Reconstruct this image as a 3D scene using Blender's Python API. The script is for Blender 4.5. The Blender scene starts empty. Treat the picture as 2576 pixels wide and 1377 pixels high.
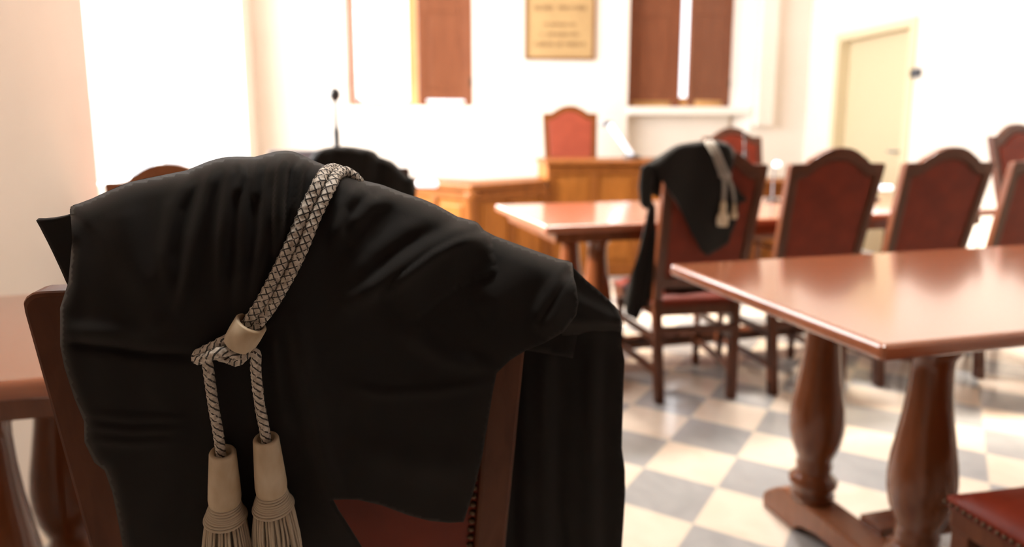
import bpy, bmesh, math, random
from mathutils import Vector, Matrix
from mathutils.geometry import delaunay_2d_cdt
random.seed(7)
R = math.radians
SC = bpy.context.scene
COL = SC.collection
PI = math.pi

# ------------------------------------------------------------------ camera
FPX, CX, CY, PITCH, EYE = 1750.0, 1288.0, 600.0, R(8.8), 1.15
cam_d = bpy.data.cameras.new('camera')
cam = bpy.data.objects.new('camera', cam_d)
COL.objects.link(cam)
cam.location = (0, 0, EYE)
cam.rotation_euler = (PI/2 - PITCH, 0, 0)
cam_d.sensor_fit = 'HORIZONTAL'
cam_d.sensor_width = 36.0
cam_d.lens = 36.0*FPX/2576
cam_d.shift_y = (CY - 688.5)/2576
cam_d.clip_start = 0.02
cam_d.dof.use_dof = True
cam_d.dof.focus_distance = 0.56
cam_d.dof.aperture_fstop = 3.6
SC.camera = cam

# ------------------------------------------------------------------ view, world
SC.view_settings.view_transform = 'Standard'
SC.view_settings.look = 'None'
SC.view_settings.gamma = 1.0
SC.view_settings.use_curve_mapping = False
SC.view_settings.exposure = -0.42
SC.cycles.use_denoising = True
SC.cycles.max_bounces = 10
SC.cycles.diffuse_bounces = 6
SC.cycles.sample_clamp_indirect = 8.0
wd = bpy.data.worlds.new('daylight')
SC.world = wd
wd.use_nodes = True
wd.node_tree.nodes['Background'].inputs[0].default_value = (0.93, 0.96, 1.0, 1)
wd.node_tree.nodes['Background'].inputs[1].default_value = 4.0

def area_light(name, loc, direction, sx, sy, power, color):
    d = bpy.data.lights.new(name, 'AREA')
    d.shape = 'RECTANGLE'; d.size = sx; d.size_y = sy
    d.energy = power; d.color = color
    o = bpy.data.objects.new(name, d)
    COL.objects.link(o)
    o.location = loc
    o.rotation_euler = Vector(direction).to_track_quat('-Z', 'Y').to_euler()
    return o

# ------------------------------------------------------------------ wall frames
def frame2(O, yaw):
    return Vector((O[0], O[1], 0)), Vector((math.cos(yaw), math.sin(yaw), 0)), Vector((-math.sin(yaw), math.cos(yaw), 0))
BACK = frame2((0.5, 7.4), R(5))                  # u along the wall to the right, w outward (away from the room)
LW_A = Vector((-2.58, 7.13, 0)); LW_B = Vector((-0.62, -1.3, 0))
_d = (LW_B - LW_A).normalized()
LEFT = (LW_A, -_d, Vector((_d.y, -_d.x, 0)))      # u runs from the corner, negative towards the viewer
LEFT = (LW_A, _d, Vector((_d.y, -_d.x, 0)))
if LEFT[2].x > 0: LEFT = (LW_A, _d, -LEFT[2])
RW_A = Vector((3.17, 7.63, 0)); RW_B = Vector((4.25, -1.3, 0))
_d = (RW_B - RW_A).normalized()
RIGHT = (RW_A, _d, Vector((-_d.y, _d.x, 0)))
if RIGHT[2].x < 0: RIGHT = (RW_A, _d, -RIGHT[2])
def wp(F, u, w, z): return F[0] + F[1]*u + F[2]*w + Vector((0, 0, z))
CEIL = 3.7

# daylight: the sky outside each window
W1 = (-2.19, -0.90)          # u range of window 1 in the back wall
W2 = (0.72, 1.885)           # u range of the niche of window 2
W3 = (0.75, 4.70)            # u range of the side window in the left wall
SKY = (0.94, 0.97, 1.0)
area_light('daylight_window_1', wp(BACK, sum(W1)/2, 0.75, 2.45), -BACK[2], 1.5, 2.1, 170, SKY)
area_light('daylight_window_2', wp(BACK, sum(W2)/2, 0.85, 2.45), -BACK[2], 1.4, 2.1, 80, SKY)
area_light('daylight_window_3', wp(LEFT, sum(W3)/2, 0.65, 2.05), -LEFT[2], 3.9, 2.4, 640, SKY)

sun_d = bpy.data.lights.new('sun', 'SUN'); sun_d.energy = 20.0; sun_d.angle = R(6); sun_d.color = (1.0, .86, .68)
sun = bpy.data.objects.new('sun', sun_d); COL.objects.link(sun)
sun.location = (-8, 6, 8)
sun.rotation_euler = Vector((.89, -.06, -.41)).to_track_quat('-Z', 'Y').to_euler()

# ------------------------------------------------------------------ pixel helper: a ray through the photograph
def ray(px, py):
    a = (px - CX)/FPX; b = (py - CY)/FPX
    c, s = math.cos(PITCH), math.sin(PITCH)
    return Vector((a, c - b*s, -s - b*c))
CAM = Vector((0, 0, EYE))
def at_z(px, py, z):
    v = ray(px, py); return CAM + v*((z - EYE)/v.z)
def at_d(px, py, d):
    v = ray(px, py); return CAM + v*(d/v.y)
def wall_uz(F, px, py, w=0.0):
    v = ray(px, py); n = F[2]
    t = ((F[0] + n*w - CAM).dot(n))/v.dot(n)
    p = CAM + v*t
    return (p - F[0]).dot(F[1]), p.z

# ------------------------------------------------------------------ materials
def mat(name, color, rough=0.5, **k):
    m = bpy.data.materials.new(name); m.use_nodes = True
    b = m.node_tree.nodes['Principled BSDF']
    b.inputs['Base Color'].default_value = (*color, 1)
    b.inputs['Roughness'].default_value = rough
    for kk, v in k.items():
        b.inputs[kk.replace('_', ' ')].default_value = v
    return m
def nodes(m):
    nt = m.node_tree
    return nt, nt.nodes['Principled BSDF']
def add_noise(m, c1, c2, scale=(1, 1, 1), detail=4, nscale=6.0, bump=0.0, coord='Object', lo=0.3, hi=0.7, distort=0.0):
    nt, b = nodes(m)
    tc = nt.nodes.new('ShaderNodeTexCoord')
    mp = nt.nodes.new('ShaderNodeMapping'); mp.inputs['Scale'].default_value = scale
    nz = nt.nodes.new('ShaderNodeTexNoise'); nz.inputs['Scale'].default_value = nscale; nz.inputs['Detail'].default_value = detail
    nz.inputs['Distortion'].default_value = distort
    cr = nt.nodes.new('ShaderNodeValToRGB')
    cr.color_ramp.elements[0].color = (*c1, 1); cr.color_ramp.elements[1].color = (*c2, 1)
    cr.color_ramp.elements[0].position = lo; cr.color_ramp.elements[1].position = hi
    nt.links.new(tc.outputs[coord], mp.inputs[0]); nt.links.new(mp.outputs[0], nz.inputs['Vector'])
    nt.links.new(nz.outputs['Fac'], cr.inputs[0]); nt.links.new(cr.outputs[0], b.inputs['Base Color'])
    if bump:
        bp = nt.nodes.new('ShaderNodeBump'); bp.inputs['Strength'].default_value = bump; bp.inputs['Distance'].default_value = 0.002
        nt.links.new(nz.outputs['Fac'], bp.inputs['Height']); nt.links.new(bp.outputs[0], b.inputs['Normal'])
    return m
M = {}
def wood(name, c1, c2, rough, scale=(30, 30, 3), coat=0.3, spec=0.3):
    m = mat(name, c1, rough, Coat_Weight=coat, Coat_Roughness=0.12, Specular_IOR_Level=spec)
    return add_noise(m, c1, c2, scale=scale, nscale=1.6, detail=6, distort=0.6)
M['plaster'] = add_noise(mat('plaster', (.86, .81, .75), 0.9), (.80, .725, .635), (.84, .765, .68), nscale=2.0)
M['reveal'] = mat('window_reveal', (.86, .82, .75), 0.85)
M['reardark'] = wood('dark_rear_wall', (.05, .02, .01), (.08, .03, .014), 0.5)  # unseen rear wall made dark to cut bounce light onto the chair backs
M['ceiling'] = mat('ceiling_plaster', (.88, .84, .78), 0.9)
M['chairwood'] = wood('chair_wood', (.055, .0145, .0045), (.088, .025, .0085), 0.36, scale=(25, 25, 3), coat=.1)
M['chairwood_front'] = wood('near_chair_wood', (.080, .022, .008), (.115, .036, .014), 0.5, scale=(40, 40, 4), coat=0.0, spec=.2)
M['chairwood_lit'] = wood('lit_chair_wood', (.22, .075, .026), (.30, .11, .04), 0.4, scale=(25, 25, 3), coat=.1)  # chair wood with the daylight on the crest put into its colour
M['leather'] = add_noise(mat('red_leather', (.14, .018, .006), 0.5, Specular_IOR_Level=.2), (.115, .0125, .0035), (.165, .020, .006), nscale=14, bump=0.15)
M['leather_lit'] = add_noise(mat('lit_red_leather', (.3, .045, .015), 0.55), (.26, .037, .011), (.32, .05, .017), nscale=14)  # the chairs' red leather, brightened in colour for the window light
M['nail'] = mat('brass_nail', (.09, .06, .035), 0.35, Metallic=0.8)
M['tabletop'] = wood('polished_tabletop', (.27, .082, .034), (.33, .105, .045), 0.2, scale=(2, 22, 22), coat=1.0, spec=.5)
M['tablewood'] = wood('table_wood', (.125, .036, .012), (.185, .056, .019), 0.22, scale=(20, 20, 3), coat=0.5)
M['footwood_lit'] = wood('lit_table_foot_wood', (.19, .066, .026), (.25, .09, .037), 0.35, scale=(20, 20, 3), coat=0.2)  # table wood lightened where the feet catch the light
M['benchwood'] = wood('bench_wood', (.20, .066, .0105), (.28, .098, .017), 0.45, scale=(14, 14, 2), coat=0.0, spec=.15)
M['benchtrim'] = wood('bench_moulding', (.15, .046, .008), (.21, .068, .013), 0.45, scale=(14, 14, 2), coat=0.0, spec=.15)
M['shutter'] = wood('shutter_wood', (.18, .058, .024), (.23, .078, .033), 0.5, scale=(16, 16, 2), coat=0.1)
M['palewood'] = wood('pale_sash_wood', (.60, .36, .13), (.68, .43, .18), 0.5, scale=(12, 12, 2), coat=.1)
M['door'] = mat('door_cream', (.62, .51, .33), 0.6)
M['doorframe'] = mat('door_frame_cream', (.68, .585, .39), 0.6)
M['black'] = mat('black_plastic', (.012, .012, .013), 0.4)
M['grey'] = mat('grey_plastic', (.16, .17, .20), 0.45)
M['chrome'] = mat('chrome', (.85, .87, .9), 0.12, Metallic=1.0)
M['whiteplastic'] = mat('white_plastic', (.85, .85, .84), 0.3)
M['brass'] = add_noise(mat('plaque_gold', (.43, .28, .12), 0.5), (.40, .255, .11), (.46, .30, .13), nscale=3)
M['plaqueframe'] = mat('plaque_frame', (.20, .09, .03), 0.4)
M['engrave'] = mat('plaque_lettering', (.20, .115, .045), 0.6)
M['stone'] = mat('platform_stone', (.42, .40, .38), 0.5)
def emis(name, color, s):
    m = mat(name, color, 0.4)
    b = m.node_tree.nodes['Principled BSDF']
    b.inputs['Emission Color'].default_value = (*color, 1); b.inputs['Emission Strength'].default_value = s
    return m
M['lamp'] = emis('lamp_and_arm_glow', (.86, .9, 1.0), 1.8)
M['added_fill_lamp'] = emis('fill_lamp_glow', (1.0, .95, .88), 2.0)  # glow of the added fill lamps
def glass_mat():
    m = bpy.data.materials.new('window_glass'); m.use_nodes = True
    nt = m.node_tree; nt.nodes.clear()
    o = nt.nodes.new('ShaderNodeOutputMaterial'); t = nt.nodes.new('ShaderNodeBsdfTransparent'); g = nt.nodes.new('ShaderNodeBsdfGlossy')
    g.inputs['Roughness'].default_value = 0.02
    mx = nt.nodes.new('ShaderNodeMixShader'); mx.inputs[0].default_value = 0.06
    nt.links.new(t.outputs[0], mx.inputs[1]); nt.links.new(g.outputs[0], mx.inputs[2]); nt.links.new(mx.outputs[0], o.inputs[0])
    return m
M['glass'] = glass_mat()
def cloth_mat():
    m = mat('black_wool', (.0105, .0094, .0085), 0.85, Sheen_Weight=0.2, Sheen_Roughness=0.45)
    nt, b = nodes(m)
    b.inputs['Sheen Tint'].default_value = (.30, .26, .23, 1)
    b.inputs['Specular IOR Level'].default_value = 0.2
    tc = nt.nodes.new('ShaderNodeTexCoord')
    nz = nt.nodes.new('ShaderNodeTexNoise'); nz.inputs['Scale'].default_value = 900; nz.inputs['Detail'].default_value = 2
    bp = nt.nodes.new('ShaderNodeBump'); bp.inputs['Strength'].default_value = 0.12; bp.inputs['Distance'].default_value = 0.0006
    nt.links.new(tc.outputs['Object'], nz.inputs['Vector']); nt.links.new(nz.outputs['Fac'], bp.inputs['Height'])
    nt.links.new(bp.outputs[0], b.inputs['Normal'])
    return m
M['cloth'] = cloth_mat()
M['cord_far'] = mat('silver_cord', (.24, .215, .19), 0.6)
M['tasselcap'] = add_noise(mat('tassel_cap', (.55, .46, .33), 0.55), (.40, .29, .17), (.62, .53, .40), nscale=45, detail=3, scale=(1, 1, .5))
M['thread'] = mat('thread', (.47, .40, .30), 0.75, Sheen_Weight=0.2)
def cord_mat(twist=False):
    # silver yarn with black diamond-shaped braid lines, mapped along the cord by its UVs
    m = mat('braided_cord', (.5, .45, .38), 0.6)
    nt, b = nodes(m)
    uv = nt.nodes.new('ShaderNodeUVMap')
    sep = nt.nodes.new('ShaderNodeSeparateXYZ'); nt.links.new(uv.outputs[0], sep.inputs[0])
    def math_(op, a, bb=None):
        n = nt.nodes.new('ShaderNodeMath'); n.operation = op
        for i, v in enumerate((a, bb)):
            if v is None: continue
            if isinstance(v, (int, float)): n.inputs[i].default_value = v
            else: nt.links.new(v, n.inputs[i])
        return n.outputs[0]
    u, v = sep.outputs[0], sep.outputs[1]
    lines = []
    for s, wd_ in (((1, .30), (1, .30)) if twist else ((1, .24), (-1, .20))):
        x = math_('FRACT', math_('ADD', math_('MULTIPLY', u, 4.0*s), math_('MULTIPLY', v, 1.0)))
        lines.append(math_('LESS_THAN', x, wd_))
    f = math_('MAXIMUM', lines[0], lines[1])
    n2 = nt.nodes.new('ShaderNodeTexNoise'); n2.inputs['Scale'].default_value = 330
    tc2 = nt.nodes.new('ShaderNodeTexCoord'); nt.links.new(tc2.outputs['Object'], n2.inputs['Vector'])
    f = math_('MULTIPLY', f, math_('GREATER_THAN', n2.outputs['Fac'], .40))
    mx = nt.nodes.new('ShaderNodeMix'); mx.data_type = 'RGBA'
    nt.links.new(f, mx.inputs[0])
    nz = nt.nodes.new('ShaderNodeTexNoise'); nz.inputs['Scale'].default_value = 260
    tc = nt.nodes.new('ShaderNodeTexCoord'); nt.links.new(tc.outputs['Object'], nz.inputs['Vector'])
    cr = nt.nodes.new('ShaderNodeValToRGB')
    cr.color_ramp.elements[0].position = .3; cr.color_ramp.elements[1].position = .7
    cr.color_ramp.elements[0].color = (.30, .25, .20, 1); cr.color_ramp.elements[1].color = (.66, .61, .54, 1)
    nt.links.new(nz.outputs['Fac'], cr.inputs[0]); nt.links.new(cr.outputs[0], mx.inputs[6])
    mx.inputs[7].default_value = (.022, .018, .015, 1)
    nt.links.new(mx.outputs[2], b.inputs['Base Color'])
    return m
M['cord'] = cord_mat()
M['cord_twist'] = cord_mat(True)
def floor_mat():
    m = mat('checker_floor', (.6, .5, .4), 0.22)
    nt, b = nodes(m)
    tc = nt.nodes.new('ShaderNodeTexCoord')
    mp = nt.nodes.new('ShaderNodeMapping'); mp.inputs['Location'].default_value = (0, 0, .5)
    mp.inputs['Scale'].default_value = (1/.2514, 1/.2514, 1)
    ck = nt.nodes.new('ShaderNodeTexChecker'); ck.inputs['Scale'].default_value = 1.0
    nz = nt.nodes.new('ShaderNodeTexNoise'); nz.inputs['Scale'].default_value = 7; nz.inputs['Detail'].default_value = 8; nz.inputs['Distortion'].default_value = 1.2
    def ramp(c1, c2):
        cr = nt.nodes.new('ShaderNodeValToRGB')
        cr.color_ramp.elements[0].position = .3; cr.color_ramp.elements[1].position = .7
        cr.color_ramp.elements[0].color = (*c1, 1); cr.color_ramp.elements[1].color = (*c2, 1)
        nt.links.new(nz.outputs['Fac'], cr.inputs[0]); return cr.outputs[0]
    nt.links.new(tc.outputs['Object'], mp.inputs[0]); nt.links.new(mp.outputs[0], ck.inputs['Vector'])
    nt.links.new(tc.outputs['Object'], nz.inputs['Vector'])
    nt.links.new(ramp((.66, .55, .44), (.73, .62, .51)), ck.inputs['Color1'])
    nt.links.new(ramp((.31, .305, .30), (.38, .37, .36)), ck.inputs['Color2'])
    # thin pale joints
    sep = nt.nodes.new('ShaderNodeSeparateXYZ'); nt.links.new(mp.outputs[0], sep.inputs[0])
    def mth(op, a, bb=None):
        n = nt.nodes.new('ShaderNodeMath'); n.operation = op
        for i, v in enumerate((a, bb)):
            if v is None: continue
            if isinstance(v, (int, float)): n.inputs[i].default_value = v
            else: nt.links.new(v, n.inputs[i])
        return n.outputs[0]
    fx = mth('ABSOLUTE', mth('SUBTRACT', mth('FRACT', sep.outputs[0]), .5)); fy = mth('ABSOLUTE', mth('SUBTRACT', mth('FRACT', sep.outputs[1]), .5))
    j = mth('GREATER_THAN', mth('MAXIMUM', fx, fy), .492)
    mx = nt.nodes.new('ShaderNodeMix'); mx.data_type = 'RGBA'
    nt.links.new(j, mx.inputs[0]); nt.links.new(ck.outputs['Color'], mx.inputs[6]); mx.inputs[7].default_value = (.52, .46, .38, 1)
    nt.links.new(mx.outputs[2], b.inputs['Base Color'])
    b.inputs['Coat Weight'].default_value = 0.25; b.inputs['Coat Roughness'].default_value = 0.08
    return m
M['floor'] = floor_mat()

# ------------------------------------------------------------------ mesh helpers
def obj(name, bm, m, parent=None, smooth=False, bevel=0.0, seg=2):
    me = bpy.data.meshes.new(name)
    bmesh.ops.recalc_face_normals(bm, faces=bm.faces)
    bm.to_mesh(me); bm.free()
    me.materials.append(m)
    for p in me.polygons: p.use_smooth = smooth
    o = bpy.data.objects.new(name, me); COL.objects.link(o)
    if parent is not None: o.parent = parent
    if bevel:
        md = o.modifiers.new('bevel', 'BEVEL'); md.width = bevel; md.segments = seg; md.limit_method = 'ANGLE'; md.angle_limit = R(40)
    return o
def tag(o, label, cat, group=None):
    o['label'] = label; o['category'] = cat
    if group: o['group'] = group
    return o
def struct(o): o['kind'] = 'structure'; return o
def thing(name, label, cat, loc=(0, 0, 0), rz=0.0, group=None):
    o = bpy.data.objects.new(name, None); COL.objects.link(o)
    o.location = loc; o.rotation_euler = (0, 0, rz); o.empty_display_size = .1
    return tag(o, label, cat, group)
def box(bm, x0, x1, y0, y1, z0, z1, T=None):
    vs = [bm.verts.new((x, y, z)) for x in (x0, x1) for y in (y0, y1) for z in (z0, z1)]
    for f in ((0, 1, 3, 2), (4, 6, 7, 5), (0, 4, 5, 1), (2, 3, 7, 6), (0, 2, 6, 4), (1, 5, 7, 3)):
        bm.faces.new([vs[i] for i in f])
    if T is not None:
        for v in vs: v.co = T @ v.co
    return vs
def fbox(bm, F, u0, u1, w0, w1, z0, z1):            # a box in a wall's frame
    vs = box(bm, u0, u1, w0, w1, z0, z1)
    for v in vs: v.co = wp(F, v.co.x, v.co.y, v.co.z)
def lathe(bm, prof, n=28, base=(0, 0, 0), T=None):    # prof: (radius, z)
    rings = []
    for r, z in prof:
        rings.append([bm.verts.new((base[0] + r*math.cos(2*PI*i/n), base[1] + r*math.sin(2*PI*i/n), base[2] + z)) for i in range(n)])
    for a, b in zip(rings, rings[1:]):
        for i in range(n): bm.faces.new((a[i], a[(i+1) % n], b[(i+1) % n], b[i]))
    bm.faces.new(rings[0][::-1]); bm.faces.new(rings[-1])
    if T is not None:
        for rg in rings:
            for v in rg: v.co = T @ v.co
def catmull(pts, per=8):
    P = [Vector(p) for p in pts]; out = []
    Q = [P[0]*2 - P[1]] + P + [P[-1]*2 - P[-2]]
    for i in range(1, len(Q) - 2):
        for k in range(per):
            t = k/per
            a, b, c, d = Q[i-1], Q[i], Q[i+1], Q[i+2]
            out.append(0.5*((2*b) + (c - a)*t + (2*a - 5*b + 4*c - d)*t*t + (3*b - a - 3*c + d)*t**3))
    out.append(P[-1]); return out
def tube(bm, pts, rad, n=10, cap=True, rf=None, uvrep=None):
    P = [Vector(p) for p in pts]; rings = []; L = 0.0
    uvl = bm.loops.layers.uv.verify() if uvrep else None
    nrm = None; lens = []
    for i, p in enumerate(P):
        t = (P[min(i+1, len(P)-1)] - P[max(i-1, 0)]).normalized()
        if nrm is None:
            a = Vector((0, 0, 1)) if abs(t.z) < .9 else Vector((0, 1, 0))
            nrm = (a - t*a.dot(t)).normalized()
        else:
            nrm = (nrm - t*nrm.dot(t)).normalized()
        bi = t.cross(nrm)
        if i: L += (P[i] - P[i-1]).length
        lens.append(L)
        r = rad[i] if isinstance(rad, (list, tuple)) else rad
        ring = []
        for k in range(n):
            th = 2*PI*k/n
            rr = r*(rf(th, L) if rf else 1)
            ring.append(bm.verts.new(p + (nrm*math.cos(th) + bi*math.sin(th))*rr))
        rings.append(ring)
    for i, (a, b) in enumerate(zip(rings, rings[1:])):
        for k in range(n):
            f = bm.faces.new((a[k], a[(k+1) % n], b[(k+1) % n], b[k]))
            if uvl:
                for lp, (uu, vv) in zip(f.loops, ((k/n, lens[i]), ((k+1)/n, lens[i]), ((k+1)/n, lens[i+1]), (k/n, lens[i+1]))):
                    lp[uvl].uv = (uu, vv*uvrep)
    if cap:
        bm.faces.new(rings[0][::-1]); bm.faces.new(rings[-1])
def prism(bm, poly, fn0, fn1):                        # closed polygon between two maps (x, b) -> Vector
    a = [bm.verts.new(fn0(x, b)) for x, b in poly]; c = [bm.verts.new(fn1(x, b)) for x, b in poly]
    n = len(poly)
    bm.faces.new(a); bm.faces.new(c[::-1])
    for i in range(n): bm.faces.new((a[i], c[i], c[(i+1) % n], a[(i+1) % n]))
def ring_prism(bm, outer, inner, fn0, fn1):           # outer/inner share their vertex count
    n = len(outer)
    A = [[bm.verts.new(f(x, b)) for x, b in pl] for f in (fn0, fn1) for pl in (outer, inner)]
    for i in range(n):
        j = (i+1) % n
        bm.faces.new((A[0][i], A[0][j], A[1][j], A[1][i])); bm.faces.new((A[2][i], A[3][i], A[3][j], A[2][j]))
        bm.faces.new((A[0][i], A[2][i], A[2][j], A[0][j])); bm.faces.new((A[1][i], A[1][j], A[3][j], A[3][i]))
def dup(root, loc, rz, label, group=None, name=None, scale=None):
    r = root.copy(); COL.objects.link(r); r.location = loc; r.rotation_euler = (0, 0, rz)
    r['label'] = label
    if name: r.name = name
    if group: r['group'] = group
    if scale: r.scale = scale
    for ch in list(root.children):
        c = ch.copy(); COL.objects.link(c); c.parent = r
        for g in list(ch.children):
            d = g.copy(); COL.objects.link(d); d.parent = c
    return r

# ------------------------------------------------------------------ room shell
bm = bmesh.new(); box(bm, -9, 9, -9, 9, -0.1, 0)
fl = struct(obj('floor', bm, M['floor']))
fl.location = (0.8548, 2.8903, 0); fl.rotation_euler = (0, 0, R(-31.95))
bm = bmesh.new(); box(bm, -3.4, 4.9, -1.6, 8.4, CEIL, CEIL+.12)
struct(obj('ceiling', bm, M['ceiling']))
TH = 0.34
SILL1 = 1.40
bm = bmesh.new()
ul, ur = -3.30, 2.78
fbox(bm, BACK, ul, W1[0], 0, TH, 0, CEIL); fbox(bm, BACK, W1[1], W2[0], 0, TH, 0, CEIL); 
uF = wall_uz(BACK, 1893, 200, 0)[0]
prism(bm, [(W2[1], TH), (W2[1], .26), (uF, 0), (ur, 0), (ur, TH)], lambda u, w: wp(BACK, u, w, 0), lambda u, w: wp(BACK, u, w, CEIL))
fbox(bm, BACK, W1[0], W1[1], 0, TH, 0, SILL1); fbox(bm, BACK, W1[0], W1[1], 0, TH, 3.4, CEIL)
fbox(bm, BACK, W2[0], W2[1], 0.14, TH, 0, SILL1-.08); fbox(bm, BACK, W2[0], W2[1], 0, TH, 3.4, CEIL)
struct(obj('wall_back', bm, M['plaster']))
Z3 = (0.85, 3.25)
bm = bmesh.new()
LL = (LW_B - LW_A).length
fbox(bm, LEFT, -.4, W3[0], 0, TH, 0, CEIL); fbox(bm, LEFT, W3[1], LL+.1, 0, TH, 0, CEIL)
fbox(bm, LEFT, W3[0], W3[1], 0, TH, 0, Z3[0]); fbox(bm, LEFT, W3[0], W3[1], 0, TH, Z3[1], CEIL)
struct(obj('wall_left', bm, M['plaster']))
# right wall with the opening of the door
du0, _ = wall_uz(RIGHT, 2094, 300); du1, _ = wall_uz(RIGHT, 2291, 300)
DH = 2.09
bm = bmesh.new()
RL = (RW_B - RW_A).length
fbox(bm, RIGHT, -.5, du0+.05, 0, .2, 0, CEIL); fbox(bm, RIGHT, du1-.05, RL+.1, 0, .2, 0, CEIL); fbox(bm, RIGHT, du0+.05, du1-.05, 0, .2, DH-.05, CEIL)
struct(obj('wall_right', bm, M['plaster']))
bm = bmesh.new(); box(bm, -1.2, 4.8, -1.5, -1.3, 0, CEIL)
struct(obj('wall_rear', bm, M['reardark']))

# windows ----------------------------------------------------------
def window(n, F, u0, u1, z0, z1, w, m_=None, mm='whiteplastic', mw=.03, rail=.05):
    b = bmesh.new(); t = .05
    fbox(b, F, u0, u0+t, w, w+.06, z0, z1); fbox(b, F, u1-t, u1, w, w+.06, z0, z1)
    fbox(b, F, u0+t, u1-t, w, w+.06, z0, z0+rail); fbox(b, F, u0+t, u1-t, w, w+.06, z1-t, z1)
    m_ = m_ if m_ is not None else (u0+u1)/2
    fbox(b, F, m_-mw, m_+mw, w, w+.06, z0+t, z1-t)
    root = struct(obj('window_%d' % n, b, M[mm]))
    for a, c in ((u0+t, m_-mw), (m_+mw, u1-t)):
        b = bmesh.new(); fbox(b, F, a, c, w+.025, w+.032, z0+t, z1-t); obj('pane', b, M['glass'], root)
    return root
window(1, BACK, W1[0], W1[1], SILL1, 3.4, .26, wall_uz(BACK, 1047, 200, .26)[0], 'palewood', .075)
window(2, BACK, W2[0], W2[1], SILL1, 3.4, .27, None, 'palewood', .03, .11)
window(3, LEFT, W3[0], W3[1], Z3[0], Z3[1], .24)
bm = bmesh.new(); prism(bm, [(W2[0], -.02), (uF, -.02), (uF, 0), (W2[1], .26), (W2[0], .26)], lambda u, w: wp(BACK, u, w, SILL1-.08), lambda u, w: wp(BACK, u, w, SILL1))
struct(obj('trim_1', bm, M['reveal'], bevel=.006))
bm = bmesh.new(); fbox(bm, BACK, W1[0], W1[1], -.015, .26, SILL1-.03, SILL1+.004)
struct(obj('trim_2', bm, M['reveal'], bevel=.006))
# boxed-in duct in the right corner, ending above the floor
bu0, _ = wall_uz(BACK, 1908, 200, -.1); bu1, _ = wall_uz(BACK, 1950, 200, -.1)
bm = bmesh.new(); fbox(bm, BACK, bu0, bu1, -.12, 0, 1.2, CEIL)
struct(obj('trim_3', bm, M['plaster'], bevel=.008))

# shutters ----------------------------------------------------------
def shutter(hinge_u, width, ang, side, z0, z1, w, label):
    """a leaf hinged at hinge_u; ang = opening into the room; side = +1 leaf runs to +u when closed"""
    r = thing('window_shutter', label, 'shutter')
    base = wp(BACK, hinge_u, w, 0); r.location = base
    yaw = math.atan2(BACK[1].y, BACK[1].x) + (0 if side > 0 else PI) - side*ang
    r.rotation_euler = (0, 0, yaw)
    s = 1 if side > 0 else -1            # local +y is outward when s = 1
    t = .036
    b = bmesh.new(); st = .085
    box(b, 0, st, -t/2, t/2, z0, z1); box(b, width-st, width, -t/2, t/2, z0, z1)
    for a, c in ((z0+.062, z0+.15), (z0+.95, z0+1.05), (z1-.12, z1)): box(b, st, width-st, -t/2, t/2, a, c)
    obj('shutter_frame', b, M['shutter'], r, bevel=.004)
    for a, c in ((z0+.15, z0+.95), (z0+1.05, z1-.12)):
        b = bmesh.new(); box(b, st-.004, width-st+.004, -.009, .009, a-.004, c+.004)
        box(b, st+.045, width-st-.045, -.0135, .0135, a+.045, c-.045)
        obj('shutter_panel', b, M['shutter'], r, bevel=.004)
    for zz in (z0+.2, z1-.3):
        b = bmesh.new(); box(b, -.012, .03, -t/2-.004, t/2+.004, zz, zz+.09); obj('hinge', b, M['nail'], r)
    return r
sz0, sz1 = SILL1+.012, 3.36
uA, _ = wall_uz(BACK, 904, 260, .25); uB, _ = wall_uz(BACK, 1190, 260, .25); uC, _ = wall_uz(BACK, 1040, 260, .25)
shutter(uA+.01, .60, R(88), 1, sz0, sz1, .225, 'thin brown shutter leaf folded edge-on at the left of the blown-out window')
shutter(W1[1]-.01, .575, R(14), -1, sz0, sz1, .225, 'brown panelled shutter leaf between the bright window gap and the gold plaque')
shutter(W2[0]+.02, .60, R(3), 1, sz0, sz1, .235, 'wide closed brown shutter leaf right of the gold plaque')
uD, _ = wall_uz(BACK, 1832, 260, .24)
shutter(uD, .60, R(24), -1, sz0, sz1, .235, 'narrower ajar brown shutter leaf right of the bright slit')

# door ----------------------------------------------------------------
b = bmesh.new(); fw = .075
fbox(b, RIGHT, du0, du0+fw, -.025, .14, 0, DH); fbox(b, RIGHT, du1-fw, du1, -.025, .14, 0, DH); fbox(b, RIGHT, du0+fw, du1-fw, -.025, .14, DH-fw, DH)
door = struct(obj('door_1', b, M['doorframe'], bevel=.006))
b = bmesh.new(); fbox(b, RIGHT, du0+fw+.004, du1-fw-.004, .09, .13, .008, DH-fw-.004)
obj('door_leaf', b, M['door'], door, bevel=.003)
hu, hz = wall_uz(RIGHT, 2262, 382, .06)
b = bmesh.new()
fbox(b, RIGHT, hu-.02, hu+.02, .08, .09, hz-.09, hz+.07)
tube(b, [wp(RIGHT, hu, .09, hz), wp(RIGHT, hu, .035, hz), wp(RIGHT, hu-.03, .03, hz), wp(RIGHT, hu-.12, .03, hz)], .009)
obj('door_handle', b, M['grey'], door)
# small black box on the right wall beside the door
ku, kz = wall_uz(RIGHT, 2308, 184)
k = thing('wall_switch', 'small black switch box on the cream wall right of the door', 'switch', wp(RIGHT, ku, 0, 0))
k.location = (0, 0, 0)
b = bmesh.new(); fbox(b, RIGHT, ku-.05, ku+.05, -.035, 0, kz-.035, kz+.035); obj('housing', b, M['black'], k, bevel=.006)
b = bmesh.new(); fbox(b, RIGHT, ku+.005, ku+.04, -.042, -.034, kz-.02, kz+.02); obj('button', b, M['grey'], k, bevel=.003)
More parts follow.
